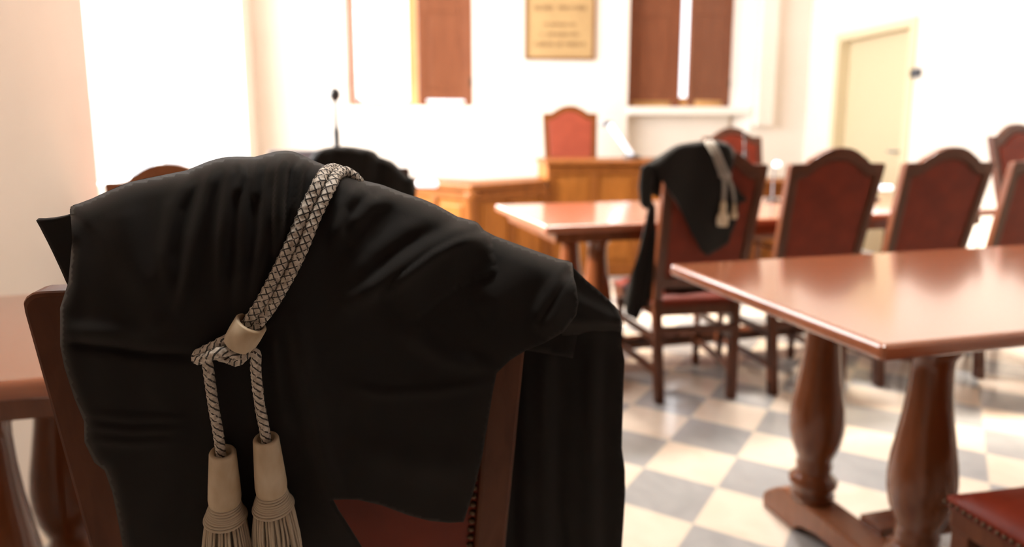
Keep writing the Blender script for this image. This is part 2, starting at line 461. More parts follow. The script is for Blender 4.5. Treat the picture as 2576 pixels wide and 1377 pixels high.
# white box low on the right wall
su, sz = wall_uz(RIGHT, 2452, 608)
b = bmesh.new(); fbox(b, RIGHT, su-.045, su+.045, -.04, 0, sz-.045, sz+.045)
tag(obj('wall_outlet', b, M['whiteplastic'], bevel=.008), 'small white outlet box low on the wall behind the chairs', 'outlet')

# plaque ----------------------------------------------------------------
pu0, pz0 = wall_uz(BACK, 1319, 150, -.02); pu1, _ = wall_uz(BACK, 1496, 150, -.02)
pz1 = pz0 + 1.05
b = bmesh.new(); t = .028
fbox(b, BACK, pu0, pu0+t, -.035, 0, pz0, pz1); fbox(b, BACK, pu1-t, pu1, -.035, 0, pz0, pz1)
fbox(b, BACK, pu0+t, pu1-t, -.035, 0, pz0, pz0+t); fbox(b, BACK, pu0+t, pu1-t, -.035, 0, pz1-t, pz1)
pq = thing('wall_plaque', 'gold plaque with faded lines of lettering hung between the two windows', 'plaque')
obj('plaque_frame', b, M['plaqueframe'], pq, bevel=.005)
b = bmesh.new(); fbox(b, BACK, pu0+t, pu1-t, -.02, 0, pz0+t, pz1-t); obj('plaque_plate', b, M['brass'], pq)
# the lines of worn capitals: illegible strokes, each word where the photograph has it
rr = random.Random(3)
def word(x0, x1, yc, h):
    u0, zc = wall_uz(BACK, x0, yc, -.02); u1, _ = wall_uz(BACK, x1, yc, -.02)
    hh = h*7.3/FPX; x = u0
    fbox(b, BACK, u0, u1+.01, -.0222, -.0195, zc - .002, zc + .002)
    while x < u1 - .012:
        wl = rr.uniform(.016, .026); kind = rr.randrange(4); s = .0055
        Z0, Z1 = zc - hh/2, zc + hh/2
        def bar(a, c, d, e): fbox(b, BACK, a, c, -.0225, -.0195, d, e)
        bar(x, x+s, Z0, Z1)
        if kind != 0: bar(x+wl-s, x+wl, Z0, Z1)
        if kind == 1: bar(x, x+wl, zc-s/2, zc+s/2)
        if kind == 2: bar(x, x+wl, Z1-s, Z1)
        if kind == 3: bar(x, x+wl, Z0, Z0+s)
        x += wl + .008
for x0, x1, yc, h in ((1344, 1391, 19, 11), (1405, 1472, 19, 11), (1369, 1446, 61, 8), (1362, 1370, 86, 8), (1377, 1458, 86, 9), (1344, 1394, 111, 11), (1400, 1414, 111, 11), (1420, 1472, 111, 11)):
    b = bmesh.new(); word(x0, x1, yc, h); obj('lettering', b, M['engrave'], pq)

# ------------------------------------------------------------------ chairs
ZS, LEAN, HWT, HWF = 1.018, R(13), .2175, .183
ZSEAT = .455
def back_y(z): return 0.0 if z < ZSEAT else -(z - ZSEAT)*math.tan(LEAN)
def hw(z): return HWF + (HWT - HWF)*z/ZS
def outline(inset, z0):
    """outer (inset 0) or inner outline of the camel-shaped back, as (x, z), counter-clockwise from the bottom left"""
    pts = []
    n = 12
    for i in range(n+1):                               # right side going up
        z = z0 + (ZS - .016 - inset*1.32 - z0)*i/n
        pts.append((hw(z) - inset, z))
    r = .014
    xr = hw(ZS) - inset
    for k in range(1, 5):
        a = k/4*PI/2
        pts.append((xr - r + r*math.cos(a), ZS - inset*1.32 - r + r*math.sin(a)))
    top = []
    half = [(.155, 0), (.140, .004), (.130, .014), (.122, .021), (.105, .030), (.085, .043), (.060, .055), (.033, .063), (0, .066)]
    for x, h in half: top.append((x*(1 - inset*1.6), ZS + h*(1 + inset*.8) - inset*1.32))
    pts += top + [(-x, z) for x, z in top[::-1][1:]]
    left = [(-x, z) for x, z in pts[:n+5]][::-1]
    return pts + left
def fmap(off):
    def f(x, z): return Vector((x, back_y(z) + off, z))
    return f
def make_chair(label, wood_, leather, front_leather=None, group=None):
    c = thing('high_backed_chair', label, 'chair', group=group)
    o_, i_ = outline(0, .50), outline(.036, .545)
    b = bmesh.new(); ring_prism(b, o_, i_, fmap(-.016), fmap(.018)); obj('back_frame', b, wood_, c, bevel=.004)
    j_ = outline(.0345, .543)
    b = bmesh.new(); prism(b, j_, fmap(-.010), fmap(.004))
    obj('backrest', b, leather, c, bevel=.003)
    b = bmesh.new(); prism(b, outline(.041, .55), fmap(.004), fmap(.024)); obj('back_cushion', b, front_leather or leather, c, bevel=.008, seg=3)
    # row of nails round the leather
    b = bmesh.new(); k_ = outline(.0405, .549)
    for i in range(len(k_)):
        p, q = Vector(k_[i]), Vector(k_[(i+1) % len(k_)])
        n = max(1, round((q - p).length/.011))
        for s in range(n):
            x, z = p.lerp(q, s/n)
            bmesh.ops.create_icosphere(b, subdivisions=1, radius=.0042, matrix=Matrix.Translation(fmap(-.0105)(x, z)))
    obj('nail_trim', b, M['nail'], c, smooth=True)
    # rear legs
    for s in (-1, 1):
        b = bmesh.new(); lv = []
        for z in (0, .12, .30, .45, .52):
            x = s*(hw(z) - .019); y = back_y(z) - (.03*(1 - z/.45) if z < .45 else 0)
            lv.append([b.verts.new((x+dx, y+dy, z)) for dx, dy in ((-.019, -.016), (.019, -.016), (.019, .024), (-.019, .024))])
        for a, d in zip(lv, lv[1:]):
            for i in range(4): b.faces.new((a[i], a[(i+1) % 4], d[(i+1) % 4], d[i]))
        b.faces.new(lv[0][::-1]); b.faces.new(lv[-1]); obj('leg', b, wood_, c, bevel=.004)
    # seat: rails, leather, nails, front legs, stretchers
    FW, D = .222, .43
    b = bmesh.new()
    def trap(x0, x1, y0, y1, z0, z1):
        vs = [b.verts.new(v) for v in ((-x0, y0, z0), (x0, y0, z0), (x1, y1, z0), (-x1, y1, z0), (-x0, y0, z1), (x0, y0, z1), (x1, y1, z1), (-x1, y1, z1))]
        for f in ((0, 1, 2, 3), (4, 5, 6, 7), (0, 1, 5, 4), (1, 2, 6, 5), (2, 3, 7, 6), (3, 0, 4, 7)): b.faces.new([vs[i] for i in f])
    trap(HWF+.012, FW, -.012, D, .375, .435)
    obj('seat_frame', b, wood_, c, bevel=.005)
    b = bmesh.new(); nx, ny = 12, 12; grid = []
    for j in range(ny+1):
        row = []
        for i in range(nx+1):
            a, t = i/nx*2 - 1, j/ny
            x = a*((HWF+.012)*(1-t) + FW*t)*1.012; y = -.012 + (D+.018)*t
            e = max(0, 1 - abs(a)**6)*max(0, 1 - abs(2*t-1)**6)
            row.append(b.verts.new((x, y, .438 + .030*e**.5)))
        grid.append(row)
    for j in range(ny):
        for i in range(nx): b.faces.new((grid[j][i], grid[j][i+1], grid[j+1][i+1], grid[j+1][i]))
    bot = [grid[0][i] for i in range(nx+1)] + [grid[j][nx] for j in range(1, ny+1)] + [grid[ny][i] for i in range(nx-1, -1, -1)] + [grid[j][0] for j in range(ny-1, 0, -1)]
    lo = [b.verts.new(v.co + Vector((0, 0, -.022))) for v in bot]
    for i in range(len(bot)):
        k = (i+1) % len(bot); b.faces.new((bot[i], bot[k], lo[k], lo[i]))
    b.faces.new(lo)
    obj('seat', b, front_leather or leather, c, smooth=True)
    b = bmesh.new()
    cs = [Vector((-(HWF+.014)*1.012, -.012, .424)), Vector((-FW*1.02, D+.008, .424)), Vector((FW*1.02, D+.008, .424)), Vector(((HWF+.014)*1.012, -.012, .424))]
    for p, q in zip(cs, cs[1:]):
        n = round((q-p).length/.014)
        for s in range(n): bmesh.ops.create_icosphere(b, subdivisions=1, radius=.0048, matrix=Matrix.Translation(p.lerp(q, s/n)))
    obj('nail_trim', b, M['nail'], c, smooth=True)
    for s in (-1, 1):
        b = bmesh.new(); x = s*(FW - .024)
        box(b, x-.02, x+.02, D-.044, D-.004, .32, .43); box(b, x-.02, x+.02, D-.044, D-.004, .10, .18)
        lathe(b, [(.012, 0), (.019, .015), (.021, .04), (.014, .07), (.019, .085), (.012, .10)], 16, (x, D-.024, 0))
        lathe(b, [(.014, .18), (.02, .195), (.013, .21), (.017, .25), (.02, .28), (.013, .30), (.018, .31), (.014, .322)], 16, (x, D-.024, 0))
        obj('leg', b, wood_, c, bevel=.002)
    for s in (-1, 1):
        for z in (.13, .27):
            b = bmesh.new()
            p, q = Vector((s*(hw(z)-.02), -.012, z)), Vector((s*(FW-.024), D-.03, z))
            d = (q-p).normalized(); nn = Vector((-d.y, d.x, 0))*.010
            vs = [b.verts.new(v + nn*e + Vector((0, 0, zz))) for v in (p, q) for e in (-1, 1) for zz in (-.014, .014)]
            for f in ((0, 1, 3, 2), (4, 6, 7, 5), (0, 4, 5, 1), (2, 3, 7, 6), (0, 2, 6, 4), (1, 5, 7, 3)): b.faces.new([vs[i] for i in f])
            obj('side_stretcher', b, wood_, c)
    b = bmesh.new()
    prof = [(.010, 0), (.014, .03), (.010, .05), (.019, .09), (.012, .125), (.02, .16), (.024, .18), (.02, .20), (.012, .235), (.019, .27), (.010, .31), (.014, .33), (.010, .36)]
    lathe(b, prof, 14, T=Matrix.Translation((-.18, D-.024, .145)) @ Matrix.Rotation(PI/2, 4, 'Y'))
    obj('front_stretcher', b, wood_, c, smooth=True)
    b = bmesh.new(); box(b, -.175, .175, -.028, -.004, .30, .33); obj('rear_stretcher', b, wood_, c)
    return c
CH0 = (-.223, .745, 0); CHYAW = R(12)
near = make_chair('nearest chair, brown wood and red leather, draped with the large black robe', M['chairwood_front'], M['leather'])
near.location = CH0; near.rotation_euler = (0, 0, CHYAW)
FAR = 'chairs along the middle row of tables'
robe_ch = make_chair('chair with a black robe slung over its back, tassel hanging, behind the right table', M['chairwood'], M['leather'], group=FAR)
robe_ch.location = (.785, 2.885, 0); robe_ch.rotation_euler = (0, 0, R(10))
def chair_at(px, py, yaw, label, grp=FAR, scale=None, src=robe_ch):
    p = at_z(px, py, 0); return dup(src, (p.x, p.y, 0), yaw, label, grp, scale=scale)
dup(robe_ch, (1.305, 2.985, 0), R(11), 'red leather chair back directly right of the small draped chair')
dup(robe_ch, (1.825, 3.085, 0), R(11), 'red leather chair back standing just right of the door handle')
dup(robe_ch, (2.35, 3.19, 0), R(11), 'red leather chair back cut by the right edge of the picture')
brown_ch = make_chair('chair whose brightly lit brown arched crest peeks out behind the left shoulder of the big robe', M['chairwood_lit'], M['leather'], group=FAR)
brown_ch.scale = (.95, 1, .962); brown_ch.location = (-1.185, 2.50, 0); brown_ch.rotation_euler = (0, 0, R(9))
robe_ch3 = dup(robe_ch, (-.607, 2.63, 0), R(9), 'chair under the black robe heap left of the judge bench')
dup(robe_ch, (1.70, 5.22, 0), R(190), 'tall chair facing the room behind the grey microphone', 'chairs facing the room', scale=(1.09, 1.09, 1.085))
dup(robe_ch, (3.02, 4.00, 0), R(200), 'chair facing the room at the right edge, bluish sheen on its backrest', 'chairs facing the room', scale=(1.09, 1.09, 1.10))

# ------------------------------------------------------------------ tables
BAL = [(.058, 0), (.060, .018), (.050, .03), (.064, .045), (.066, .06), (.052, .075), (.046, .09), (.050, .105), (.0455, .118), (.052, .135), (.066, .17), (.073, .21), (.074, .245), (.070, .29), (.062, .34), (.053, .40), (.047, .46), (.0445, .51), (.045, .535), (.053, .548), (.060, .560), (.060, .572), (.052, .585), (.060, .605), (.066, .615)]
def make_table(label, corner, yaw, length, width, group, trestles, apron=True):
    """corner = the near left corner of the top; x runs along the length, y away from the viewer"""
    t = thing('trestle_table', label, 'table', (corner[0], corner[1], 0), yaw, group)
    b = bmesh.new(); box(b, 0, length, 0, width, .732, .766); obj('tabletop', b, M['tabletop'], t, bevel=.012, seg=4)
    if apron:
        b = bmesh.new(); box(b, .06, length-.06, .05, .075, .685, .732); box(b, .06, length-.06, width-.075, width-.05, .685, .732)
        box(b, .06, .085, .075, width-.075, .685, .732); box(b, length-.085, length-.06, .075, width-.075, .685, .732)
        obj('apron', b, M['tablewood'], t)
    for x in trestles:
        b = bmesh.new()
        # sled foot with raised middle and a cut-out arch beneath
        y0, y1 = .07, width - .07; prof = []
        m_ = width/2
        prof = [(y0, 0), (y0+.14, 0), (y0+.17, .026), (y0+.24, .042), (y1-.24, .042), (y1-.17, .026), (y1-.14, 0), (y1, 0), (y1+.004, .035), (y1-.01, .055), (y1-.05, .085), (y1-.09, .105), (y0+.09, .105), (y0+.05, .085), (y0+.01, .055), (y0-.004, .035)]
        prism(b, prof, lambda yy, zz: Vector((x-.05, yy, zz)), lambda yy, zz: Vector((x+.05, yy, zz)))
        obj('foot', b, M['footwood_lit'], t, bevel=.006)
        for yy in (m_ - .18, m_ + .18):
            b = bmesh.new(); lathe(b, BAL, 32, (x, yy, .103)); obj('leg', b, M['tablewood'], t, smooth=True)
        b = bmesh.new(); box(b, x-.045, x+.045, .12, width-.12, .716, .733); obj('cleat', b, M['tablewood'], t)
    if len(trestles) > 1:
        b = bmesh.new(); box(b, trestles[0]+.04, trestles[-1]-.04, m_-.04, m_+.04, .075, .125); obj('stretcher', b, M['tablewood'], t, bevel=.005)
    return t
TY = R(15.2)
make_table('polished reddish table in the right foreground with two turned legs on a sled foot', (.672, 1.213), TY, 2.0, .81, 'polished courtroom tables', (.36, 1.6), apron=False)
make_table('polished table of the middle row, lit white at its left corner before the bench', (.136, 2.80), TY, 2.36, .86, 'polished courtroom tables', (.33, 1.97))
make_table('polished table at the left edge behind the nearest chair', (-1.07, .948), TY, 1.24, .67, 'polished courtroom tables', (.19, 1.0))
make_table('table of the middle row hidden behind the big robe, microphone and lamp on it', (-1.42, 2.50), R(12), 1.15, .78, 'polished courtroom tables', (.54, 1.10))
# chair tucked under the right foreground table
sc = at_z(2385, 1215, .465)
yw = R(11)
ox, oy = -.2264, .436
px_ = sc.x - (ox*math.cos(yw) - oy*math.sin(yw)); py_ = sc.y - (ox*math.sin(yw) + oy*math.cos(yw))
dup(near, (px_, py_, 0), yw, 'chair at the lower right corner, red nailed seat pushed under the right table')

# ------------------------------------------------------------------ judge's bench, clerk's desk
def panelled(root, A, B, z0, z1, n, thick, trim=True):
    """panelled front from A to B (ground points, left to right as seen), facing the viewer"""
    A, B = Vector((*A, 0)), Vector((*B, 0)); e = (B-A).normalized(); nrm = Vector((e.y, -e.x, 0)); L = (B-A).length
    F = (A, e, -nrm)
    b = bmesh.new(); fbox(b, F, 0, L, 0, thick, z0, z1); obj('front', b, M['benchwood'], root)
    b = bmesh.new(); st = .055; w = (L - st)/n
    for i in range(n+1): fbox(b, F, i*w, i*w+st, -.018, 0, z0+.10, z1-.07)
    fbox(b, F, 0, L, -.022, 0, z0, z0+.10); fbox(b, F, 0, L, -.018, 0, z1-.07, z1)
    obj('front_rails', b, M['benchtrim'], root, bevel=.005)
    for i in range(n):
        b = bmesh.new(); u0, u1 = i*w+st, (i+1)*w
        fbox(b, F, u0+.035, u1-.035, -.012, 0, z0+.14, z1-.11); obj('front_panel', b, M['benchwood'], root, bevel=.008)
    return F
bench = thing('judge_bench', 'tall orange-brown panelled judge bench below the red chair', 'bench', (0, 0, 0))
bA, bB = (.275, 5.42), (1.70, 5.545)
F = panelled(bench, bA, bB, 0, .885, 4, .30)
L = (Vector(bB) - Vector(bA)).length
b = bmesh.new(); fbox(b, F, -.018, L+.04, -.05, .62, .885, .92); obj('benchtop', b, M['benchtrim'], bench, bevel=.008)
b = bmesh.new(); fbox(b, F, 0, .03, .30, .60, 0, .885); fbox(b, F, L-.03, L, .30, .60, 0, .885); obj('side', b, M['benchwood'], bench)
desk = thing('clerk_desk', 'lower angled clerk desk with dark rounded corner left of the judge bench', 'desk')
cA, cB, cC = (-.86, 5.42), (-.285, 4.90), (.264, 5.37)
F1 = panelled(desk, cB, cC, 0, .73, 2, .06); F2 = panelled(desk, cA, cB, 0, .73, 2, .06)
b = bmesh.new()
poly = [(cA[0]-.04, cA[1]-.02), (cB[0], cB[1]-.06), (cC[0], cC[1]-.03), (cC[0], cC[1]+.03), (cC[0]-.02, cC[1]+.42), (cB[0], cB[1]+.50), (cA[0]-.04, cA[1]+.42)]
prism(b, poly, lambda x, y: Vector((x, y, .73)), lambda x, y: Vector((x, y, .775))); obj('desktop', b, M['benchtrim'], desk, bevel=.008)
b = bmesh.new(); lathe(b, [(.045, 0), (.05, .1), (.038, .12), (.038, .65), (.05, .67), (.05, .73)], 20, (cB[0], cB[1]-.005, 0)); obj('corner_post', b, M['benchtrim'], desk, smooth=True)
wing = thing('side_desk', 'orange-brown panelled desk end glimpsed between the chairs right of the draped chair', 'desk')
wA, wB = (1.80, 5.80), (2.52, 5.72)
Fw = panelled(wing, wA, wB, 0, .70, 2, .05)
b = bmesh.new(); fbox(b, Fw, -.03, .70, -.04, .45, .70, .74); obj('desktop', b, M['benchtrim'], wing, bevel=.008)
b = bmesh.new(); box(b, -.60, 2.75, 5.98, 7.24, 0, .19)
struct(obj('platform_1', b, M['stone'], bevel=.01))
judge = make_chair('tall brightly lit red judge chair behind the bench under the plaque', M['benchtrim'], M['leather_lit'], M['leather_lit'])
judge.name = 'judge_chair'
judge.location = (.545, 6.42, .19); judge.rotation_euler = (0, 0, R(183)); judge.scale = (1.17, 1.1, 1.10)

# ------------------------------------------------------------------ lamps, microphones, monitor
def desk_lamp(label, head, ground_z, base_off, head_len, yaw):
    r = thing('desk_lamp', label, 'lamp', (head.x + base_off[0], head.y + base_off[1], ground_z), 0, 'desk lamps')
    h = head - r.location
    b = bmesh.new(); lathe(b, [(.045, 0), (.045, .008), (.036, .014), (.012, .018)], 24); obj('base', b, M['black'], r, smooth=True)
    b = bmesh.new(); tube(b, catmull([(0, 0, .012), (0, 0, h.z*.55), (h.x*.35, h.y*.35, h.z+.018), (h.x, h.y, h.z+.014)], 6), .005); obj('stem', b, M['grey'], r, smooth=True)
    T = Matrix.Translation(h) @ Matrix.Rotation(yaw, 4, 'Z') @ Matrix.Rotation(PI/2, 4, 'Y')
    b = bmesh.new(); n = head_len
    lathe(b, [(.006, -n/2), (.014, -n/2+.006), (.016, -n/2+.015), (.016, n/2-.015), (.014, n/2-.006), (.006, n/2)], 18, T=T); obj('lamp_head', b, M['lamp'], r, smooth=True)
    return r
desk_lamp('low desk lamp with glowing bar head between the second and third chair backs', at_d(2224, 473, 3.85), .766, (-.05, .03, 0), .095, R(-5))
desk_lamp('small glowing desk lamp beside the top left corner of the second chair back', at_d(1955, 414, 3.72),   .766, (.03, .12, 0), .042, R(20))
desk_lamp('bright desk lamp at the right shoulder of the black robe heap', at_d(1074, 463, 3.08), .766, (-.09, .06, 0), .10, R(-6))
desk_lamp('desk lamp glimpsed between the two rightmost chair backs', at_d(2466, 497, 3.62), .766, (-.03, .06, 0), .05, R(60))
# lamp on the bench: round base, long bright slanting arm, small dark head
lb = at_d(1590, 396, 5.78); lb.z = .92
r = thing('desk_lamp', 'desk lamp with slanting bright arm on the judge bench right of the red chair', 'lamp', lb, 0, 'desk lamps')
b = bmesh.new(); lathe(b, [(.075, 0), (.075, .015), (.06, .025), (.02, .035)], 24); obj('base', b, M['black'], r, smooth=True)
top = at_d(1534, 313, lb.y) - lb
b = bmesh.new(); tube(b, [(-.005, 0, .03), top], .021, 14); obj('arm', b, M['lamp'], r, smooth=True)  # emission stands in for window light reflected by the metal arm
hd = at_d(1508, 311, lb.y) - lb
b = bmesh.new(); tube(b, [top + Vector((.01, 0, .012)), (top+hd)/2, hd], [.02, .024, .014], 12); obj('lamp_head', b, M['grey'], r, smooth=True)

def microphone(label, foot, top, headr, thick):
    r = thing('gooseneck_microphone', label, 'microphone', foot, 0, 'gooseneck microphones')
    t = top - foot; H = t.z
    b = bmesh.new(); lathe(b, [(.055, 0), (.055, .02), (.045, .03), (.012, .034)], 24); obj('base', b, M['grey'], r, smooth=True)
    q = lambda f: Vector((t.x*f*f, t.y*f, H*f))
    b = bmesh.new(); tube(b, [q(.05), q(.2), q(.4), q(.62)], thick*.55, 10); obj('stem', b, M['grey'], r, smooth=True)
    b = bmesh.new(); tube(b, [q(.5), q(.53), q(.56), q(.66), q(.7), q(.75), q(.9)], [thick*.6, thick*1.4, thick*1.1, thick*1.2, thick*.7, thick*.6, thick*.6], 12); obj('gooseneck', b, M['black'], r, smooth=True)
    b = bmesh.new(); pr = [(.3, 0), (.75, .35), (1, .9), (1, 1.5), (.8, 2.05), (.3, 2.35)]
    T = Matrix.Translation(q(.88))
    lathe(b, [(headr*a, headr*z) for a, z in pr], 18, T=T); obj('windscreen', b, M['black'], r, smooth=True)
    return r
mt = at_d(841, 213, 3.0)
microphone('tall dark gooseneck microphone against the blown-out wall left of the window', Vector((mt.x+.0, 3.0, .766)), mt, .024, .013)
mt = at_d(1872, 325, 3.78)
microphone('grey gooseneck microphone in front of the tall facing chair', Vector((mt.x+.02, 3.78, .766)), mt, .011, .010)
# monitor back behind the robe heap
m0 = at_d(742, 378, 3.08)
r = thing('monitor', 'low grey monitor back just visible over the big robe left of the robe heap', 'monitor', (m0.x, 3.08, .766), R(8))
b = bmesh.new(); box(b, -.11, .11, -.012, .016, .06, m0.z-.766); obj('housing', b, M['grey'], r, bevel=.006)
b = bmesh.new(); box(b, -.02, .02, -.0, .014, .01, .08); box(b, -.08, .08, -.06, .06, 0, .012); obj('stand', b, M['black'], r)

# ------------------------------------------------------------------ robes
def pip(x, y, poly):
    ins = False; n = len(poly); j = n-1
    for i in range(n):
        xi, yi = poly[i]; xj, yj = poly[j]
        if (yi > y) != (yj > y) and x < (xj-xi)*(y-yi)/(yj-yi) + xi: ins = not ins
        j = i
    return ins
def pl_dist(x, y, pl):
    """distance to an open polyline, signed side and the parameter 0..1 along it"""
    best = (1e9, 0, 0); n = len(pl)-1
    for i in range(n):
        ax, ay = pl[i]; bx, by = pl[i+1]; dx, dy = bx-ax, by-ay
        L2 = dx*dx+dy*dy or 1e-9
        t = max(0, min(1, ((x-ax)*dx+(y-ay)*dy)/L2))
        qx, qy = x-ax-t*dx, y-ay-t*dy; d = math.hypot(qx, qy)
        if d < best[0]: best = (d, math.copysign(d, dx*qy-dy*qx), (i+t)/n)
    return best
def smooth_poly(pts, closed=True, per=4, keep=()):
    n = len(pts); out = []
    for i in range(n if closed else n-1):
        a, b_, c, d = (pts[(i-1) % n], pts[i], pts[(i+1) % n], pts[(i+2) % n]) if closed else (pts[max(i-1, 0)], pts[i], pts[i+1], pts[min(i+2, n-1)])
        if i in keep: a = b_
        if (i+1) % n in keep: d = c
        for k in range(per):
            t = k/per
            out.append(tuple(0.5*(2*b_[m] + (c[m]-a[m])*t + (2*a[m]-5*b_[m]+4*c[m]-d[m])*t*t + (3*b_[m]-a[m]-3*c[m]+d[m])*t**3) for m in (0, 1)))
    if not closed: out.append(pts[-1])
    return out
def sheet(name, poly, place, m, parent, step, thick=.0022, extra=None):
    """cloth: fill an outline with a fine mesh and put every point into the room with place(x, y)"""
    xs = [p[0] for p in poly]; ys = [p[1] for p in poly]
    P = [Vector(p) for p in poly]; n = len(P)
    # evenly resample the outline
    Q = []
    for i in range(n):
        a, c = P[i], P[(i+1) % n]; k = max(1, int((c-a).length/step))
        Q += [a.lerp(c, s/k) for s in range(k)]
    nb = len(Q); pts = list(Q)
    rr = random.Random(len(poly))
    y = min(ys); row = 0; bd = poly + [poly[0]]
    while y < max(ys):
        x = min(xs) + (step/2 if row % 2 else 0)
        while x < max(xs):
            if pip(x, y, poly) and pl_dist(x, y, bd)[0] > step*.55: pts.append(Vector((x, y)))
            x += step
        y += step*.87; row += 1
    v, e, f, *_ = delaunay_2d_cdt(pts, [(i, (i+1) % nb) for i in range(nb)], [list(range(nb))], 1, 1e-4)
    b = bmesh.new(); vs = [b.verts.new(place(p.x, p.y)) for p in v]
    for t in f:
        try: b.faces.new([vs[i] for i in t])
        except ValueError: pass
    loose = [w for w in b.verts if not w.link_faces]
    bmesh.ops.delete(b, geom=loose, context='VERTS')
    o = obj(name, b, m, parent, smooth=True)
    md = o.modifiers.new('thickness', 'SOLIDIFY'); md.thickness = thick; md.offset = 0
    return o
class Plane:
    """the leaning back of a chair; point(px, py, off) lies off metres nearer the viewer than its rear face"""
    def __init__(s, loc, yaw):
        s.o = Vector(loc); s.o.z = 0
        bk = Vector((math.sin(yaw), -math.cos(yaw), 0))
        up = (bk*math.tan(LEAN) + Vector((0, 0, 1))).normalized()
        s.x = Vector((math.cos(yaw), math.sin(yaw), 0)); s.n = s.x.cross(up)
        if s.n.y > 0: s.n = -s.n
        s.q = s.o + Vector((0, 0, ZSEAT)) + s.n*.016
    def point(s, px, py, off):
        v = ray(px, py); t = (s.q - CAM).dot(s.n)/v.dot(s.n)
        return CAM + v*t - v.normalized()*off
PN = Plane(CH0, CHYAW)

# --- the big robe -----------------------------------------------------
top_line = [(180, 540), (181, 522), (200, 515), (232, 503), (262, 489), (330, 461), (420, 442), (470, 432), (520, 411), (560, 400), (600, 397), (640, 398), (680, 388), (705, 383), (735, 384), (765, 396), (790, 408), (815, 418), (840, 426), (875, 441), (905, 455), (960, 468), (1010, 487), (1060, 503), (1105, 523), (1150, 548), (1180, 556), (1200, 563), (1216, 582), (1245, 597), (1330, 628), (1400, 653), (1437, 663), (1440, 690)]
right_hem = [(1447, 715), (1454, 760), (1448, 793), (1416, 835), (1370, 862), (1319, 883), (1283, 905), (1249, 938), (1240, 980), (1222, 1090), (1212, 1150), (1190, 1240), (1166, 1312)]
bottom = [(1130, 1314), (1080, 1309), (1030, 1296), (960, 1270), (900, 1256), (835, 1256), (850, 1285), (880, 1330), (920, 1392), (960, 1440)]
left_up = [(330, 1440), (312, 1377), (300, 1310), (285, 1235), (266, 1182), (240, 1162), (216, 1112), (215, 1060), (190, 1000), (166, 925), (155, 870), (155, 775), (176, 710), (184, 620)]
polyA = top_line + right_hem + bottom + left_up
TOPS = smooth_poly(top_line, closed=False, per=3)
# folds: (polyline, half width px, height m)
RIDGE = [
 ([(545, 405), (520, 480), (490, 600), (470, 720), (440, 800)], 20, .007), ([(590, 400), (575, 480), (560, 600), (555, 760)], 14, .006),
 ([(640, 400), (618, 500), (612, 640), (600, 760)], 13, .0055), ([(690, 390), (672, 470), (665, 600), (640, 740)], 13, .006),
 ([(722, 386), (708, 430), (702, 500), (698, 640)], 15, .013), ([(775, 402), (752, 430), (744, 480), (726, 600)], 11, .009), ([(660, 392), (650, 440), (640, 520)], 10, .006), ([(600, 400), (608, 440), (590, 500)], 10, .006),
 ([(500, 420), (440, 520), (420, 640), (430, 760)], 22, .005), ([(300, 500), (330, 640), (380, 760)], 45, .005),
 ([(900, 470), (860, 520), (840, 620)], 16, .006), ([(1000, 490), (930, 520), (870, 580)], 18, .006),
 ([(1213, 575), (1150, 590), (1080, 622), (1010, 670), (930, 730), (860, 780)], 26, .012),
 ([(1120, 540), (1020, 580), (940, 640), (880, 720)], 28, .006),
 ([(1430, 690), (1400, 720), (1370, 760), (1335, 830)], 18, .007), ([(1380, 660), (1300, 700), (1200, 790)], 55, .006),
 ([(740, 800), (770, 950), (800, 1100), (850, 1260), (900, 1370)], 26, .010), ([(690, 820), (700, 960), (730, 1100)], 22, .006),
 ([(165, 862), (260, 872), (380, 890), (520, 895)], 14, -.006), ([(170, 835), (260, 838), (360, 830), (440, 790)], 24, .006),
 ([(230, 1040), (330, 1052), (470, 1050)], 9, .003), ([(225, 1070), (330, 1084), (470, 1078)], 9, .003), ([(235, 1105), (330, 1115), (450, 1108)], 10, .003),
 ([(1235, 960), (1100, 985), (960, 990), (860, 960)], 12, .003), ([(1180, 1180), (1040, 1170), (900, 1120)], 40, .005), ([(1000, 820), (1120, 900), (1240, 930)], 22, .005),
]
STEP = [  # overlapping edges: the cloth on the left-hand side of the line stands proud
 ([(1222, 588), (1150, 606), (1090, 636), (1030, 680), (950, 745)], 26, .020),
 ([(1440, 700), (1410, 740), (1385, 785), (1352, 838)], 20, .012),
 ([(905, 470), (880, 500), (850, 560), (830, 640)], 16, .007),
]
def foldsA(x, y):
    h = 0
    for pl, w, a in RIDGE:
        d, s, t = pl_dist(x, y, pl)
        if d < w*3:
            e = min(1, 4*(1-t)+.15)*min(1, 4*t+.35)
            h += 1.15*a*math.exp(-(d/w)**2)*e
    for pl, w, a in STEP:
        d, s, t = pl_dist(x, y, pl)
        if d < w*4 and 0 < t < 1:
            h += a*math.exp(-d/(w*2.2))*(1/(1+math.exp(max(-30, min(30, s/4.5)))))*min(1, 5*(1-t))
    h += .0016*math.sin(x*.013 + y*.004)*math.sin(y*.009) + .0008*math.sin(x*.05+1.1*math.sin(y*.01))
    return h
def bulgeA(x, y):
    b_ = .016 + .010*math.exp(-((x-700)/420)**2)*math.exp(-((y-560)/260)**2)
    d, _, _ = pl_dist(x, y, TOPS)
    b_ += .060*(1 - math.exp(-d/260))                      # hangs plumb while the backrest leans away below
    if x > 1150: b_ += .012*min(1, (x-1150)/250)           # the shoulder swings free of the chair
    return b_
LEFTS = left_up[::-1]
def offA(x, y):
    d, _, _ = pl_dist(x, y, TOPS)
    o = bulgeA(x, y) + foldsA(x, y)
    Rr = 46.0
    if d < Rr: o -= .034*(1 - math.sqrt(max(0, 1 - (1 - d/Rr)**2)))
    if x < 330:
        dl, _, _ = pl_dist(x, y, LEFTS)
        if dl < 26: o -= .010*(1 - dl/26)**2
    return o
